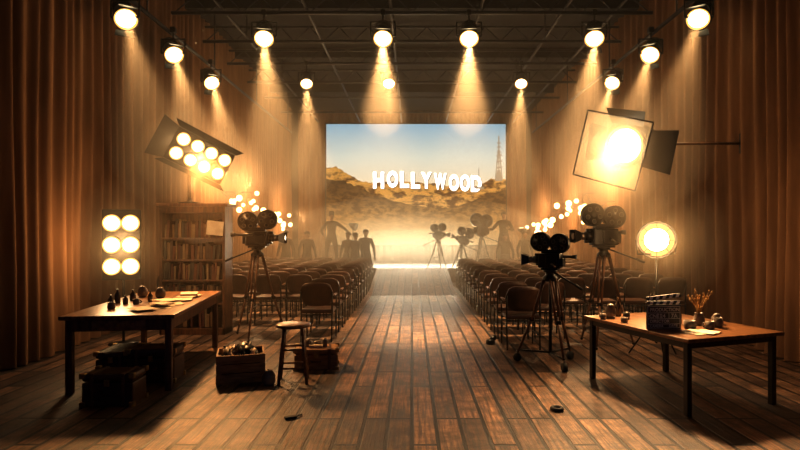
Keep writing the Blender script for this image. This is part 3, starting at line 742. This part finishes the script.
# ------------------------------------------------------------ string lights
def strings(name,sx,pts,seed):
    rnd=random.Random(seed); b=B(); prev=None
    for (y,z) in pts:
        x=sx*4.46; P=Vector((x,y,z))
        if prev is not None:
            for k in range(6):
                t0=k/6;t1=(k+1)/6
                a=prev.lerp(P,t0)-Vector((0,0,0.25*math.sin(math.pi*t0))); c=prev.lerp(P,t1)-Vector((0,0,0.25*math.sin(math.pi*t1)))
                b.tube(a,c,0.006,M_rubber,seg=5)
                r=rnd.uniform(0.045,0.08)*(0.6+0.03*y); off=Vector((-sx*rnd.uniform(0.05,0.45),0,-0.02-rnd.uniform(0,0.45)))
                b.tube(c,c+off,0.004,M_rubber,seg=4); b.sphere(c+off,r,E_fairy,seg=10,rings=6)
        b.tube(P,P+Vector((sx*0.3,0,0)),0.01,M_metal,seg=6)
        prev=P
    o=b.done(name)
    for (y,z) in pts[::2]: light('POINT',"string_glow",(sx*3.8,y,z-0.1),150,WARM2,o,size=0.15)
strings("string_lights",-1,[(12.6,2.85),(14.0,2.6),(15.5,2.7),(17.2,2.35),(19.2,2.2)],1)
strings("string_lights",1,[(12.8,2.3),(14.4,2.6),(16,2.45),(17.8,2.3),(19.6,2.1)],2)

# ------------------------------------------------------------ people
def person(loc,rz,h=1.75,armL=None,armR=None,legs=0.1,stride=0.0,lean=0.0,skirt=False,lo=0,hat=False):
    b=B(); k=h/1.75
    aL=armL or ((0.27,0.03,1.14),(0.28,-0.06,0.88)); aR=armR or ((-0.27,0.03,1.14),(-0.28,-0.06,0.88))
    ly=-lean
    V=[(0,0,0.95),(0,ly*0.3,1.10),(0,ly*0.7,1.27),(0,ly,1.41),(0,ly,1.50),
       (0.17,ly,1.41),aL[0],aL[1],(-0.17,ly,1.41),aR[0],aR[1],
       (0.10,0,0.88),(legs+0.01,-stride*0.5-0.02,0.50),(legs+0.02,-stride,0.09),(legs+0.03,-stride-0.15,0.035),
       (-0.10,0,0.88),(-legs-0.01,stride*0.5-0.02,0.50),(-legs-0.02,stride,0.09),(-legs-0.03,stride-0.15,0.035)]
    E=[(0,1),(1,2),(2,3),(3,4),(3,5),(5,6),(6,7),(3,8),(8,9),(9,10),(0,11),(11,12),(12,13),(13,14),(0,15),(15,16),(16,17),(17,18)]
    Rr=[(0.155,0.11),(0.135,0.10),(0.16,0.12),(0.13,0.10),(0.055,0.055),0.068,0.048,0.032,0.068,0.048,0.032,0.10,0.068,0.045,0.036,0.10,0.068,0.045,0.036]
    K=Matrix.Diagonal((k,k,k,1))
    b.skin(V,E,Rr,M_cloth,0,2,K)
    hy=ly
    b.skin([(0,hy,1.46),(0,hy,1.53),(0,hy-0.012,1.585),(0,hy-0.005,1.65),(0,hy+0.005,1.70)],[(0,1),(1,2),(2,3),(3,4)],[0.05,0.05,0.072,(0.085,0.10),(0.065,0.075)],M_skin,0,2,K)
    b.tube((0,hy-0.095,1.645),(0,hy-0.125,1.61),0.009,M_skin,0.016,8,K); 
    for s in (-1,1):
        b.sphere((s*0.03,hy-0.092,1.645),0.012,M_hair,seg=8,rings=5,mtx=K); b.sphere((s*0.083,hy,1.63),0.022,M_skin,(0.4,0.8,1.3),8,6,K)
    b.box((0,hy-0.088,1.572),(0.045,0.01,0.008),M_hair,0.002,mtx=K)
    b.sphere((0,hy+0.02,1.685),0.10,M_hair,(0.95,1.05,0.75),14,8,K)
    if hat:
        b.lathe([(0.15,0),(0.15,0.01),(0.09,0.012),(0.085,0.09),(0.03,0.10)],M_hair,K@Matrix.Translation((0,hy,1.715)),18)
    for sgn,(el,wr) in ((1,aL),(-1,aR)):
        el=Vector(el);wr=Vector(wr); d=(wr-el).normalized(); side=d.cross(Vector((0,1,0)));
        if side.length<0.1: side=d.cross(Vector((1,0,0)))
        side.normalize(); nn=d.cross(side)
        b.skin([wr-d*0.02,wr+d*0.03,wr+d*0.085],[(0,1),(1,2)],[0.026,(0.036,0.018),(0.040,0.016)],M_skin,0,1,K)
        for i,(o,l) in enumerate(((-0.03,0.065),(-0.01,0.078),(0.01,0.072),(0.03,0.055))):
            p=wr+d*0.07+side*o; b.skin([p,p+d*l*0.5+nn*0.006,p+d*l*0.9+nn*0.022],[(0,1),(1,2)],[0.010,0.009,0.007],M_skin,0,1,K)
        p=wr+d*0.02-side*0.03; b.skin([p,p+d*0.03-side*0.025,p+d*0.06-side*0.032],[(0,1),(1,2)],[0.012,0.010,0.008],M_skin,0,1,K)
    if skirt:
        b.lathe([(0.30,0.48),(0.24,0.7),(0.17,0.98),(0.14,1.05)],M_cloth,K,20)
    return b.done("person",loc,rz)
person((-2.66,18.5,SZ),0.3,1.78,armL=((0.40,-0.05,1.26),(0.55,-0.16,1.10)),armR=((-0.34,-0.05,1.18),(-0.30,-0.24,1.02)),legs=0.14,stride=0.06,hat=True)
person((2.95,18.0,SZ),-0.3,1.80,armL=((0.30,-0.1,1.17),(0.18,-0.32,1.22)),armR=((-0.34,-0.10,1.2),(-0.36,-0.36,1.20)),legs=0.13)
person((-1.42,17.2,0),0.2,1.68); person((-1.98,17.35,0),-0.4,1.60,skirt=True)
person((-1.70,16.85,0),2.7,1.58)
person((-3.2,17.1,0),0.5,1.62); person((-3.9,17.3,0),-0.3,1.66)
person((2.85,17.15,0),-0.2,1.56,skirt=True); person((3.45,17.1,0),0.4,1.64)

# ------------------------------------------------------------ floor bits
b=B(); b.torus(0.045,0.018,M_rubber,Matrix.Translation((0,0,0.018)),20,8); b.done("tape_roll",(1.3,5.02,0))
b=B(); b.box((0,0,0.012),(0.10,0.05,0.022),M_rubber,0.006); b.tube((0.04,0,0.012),(0.11,0.04,0.008),0.006,M_rubber); b.done("cable_plug",(-1.04,4.8,0),0.5)
b=B(); b.lathe([(0.06,0),(0.065,0.02),(0.06,0.06),(0.04,0.065)],M_metal,None,18); b.tube((0,0,0.05),(0.08,0,0.09),0.03,M_metal,0.04,14); b.done("camera_lens",(1.12,8.0,0),0.5)

# ------------------------------------------------------------ haze
HY=6.6
b=B(); b.box((0,(YB+HY)/2,ZC/2),(2*WX-0.02,YB-HY-0.02,ZC-0.02),haze("haze_thin",(0.95,0.80,0.60),0.020,0.3)); b.done("stage_haze")
HM=haze("haze_dense",(1.0,0.88,0.70),0.10,0.3)
for f in (1.0,0.72,0.45):
    b=B(); b.sphere((0.1,19.7,0.8),1.0,HM,(4.2*f,1.75*(0.6+0.4*f),1.35*f),28,14); b.done("mist_bank")
HM2=haze("haze_low",(1.0,0.88,0.70),0.036,0.4)
for f in (1.0,0.75,0.5):
    b=B(); b.sphere((0.1,15.4,0.75),1.0,HM2,(4.4*(0.4+0.6*f),4.3*(0.5+0.5*f),1.9*f),32,16); b.done("mist_bank")

# ------------------------------------------------------------ world, camera
w=bpy.data.worlds.new("World"); scene.world=w; w.use_nodes=True
bg=w.node_tree.nodes["Background"]; bg.inputs[0].default_value=(0.10,0.16,0.34,1); bg.inputs[1].default_value=0.26
cd=bpy.data.cameras.new("Camera"); cam=bpy.data.objects.new("Camera",cd); COL.objects.link(cam)
cam.location=(0,0,1.6); cam.rotation_euler=(math.pi/2,0,0); cd.lens=25.2; cd.sensor_width=36
cd.shift_x=-0.015; cd.shift_y=0.00875; cd.clip_end=100
scene.camera=cam
scene.view_settings.view_transform='Standard'
scene.view_settings.look='None'
scene.view_settings.exposure=0.22
scene.view_settings.gamma=0.80
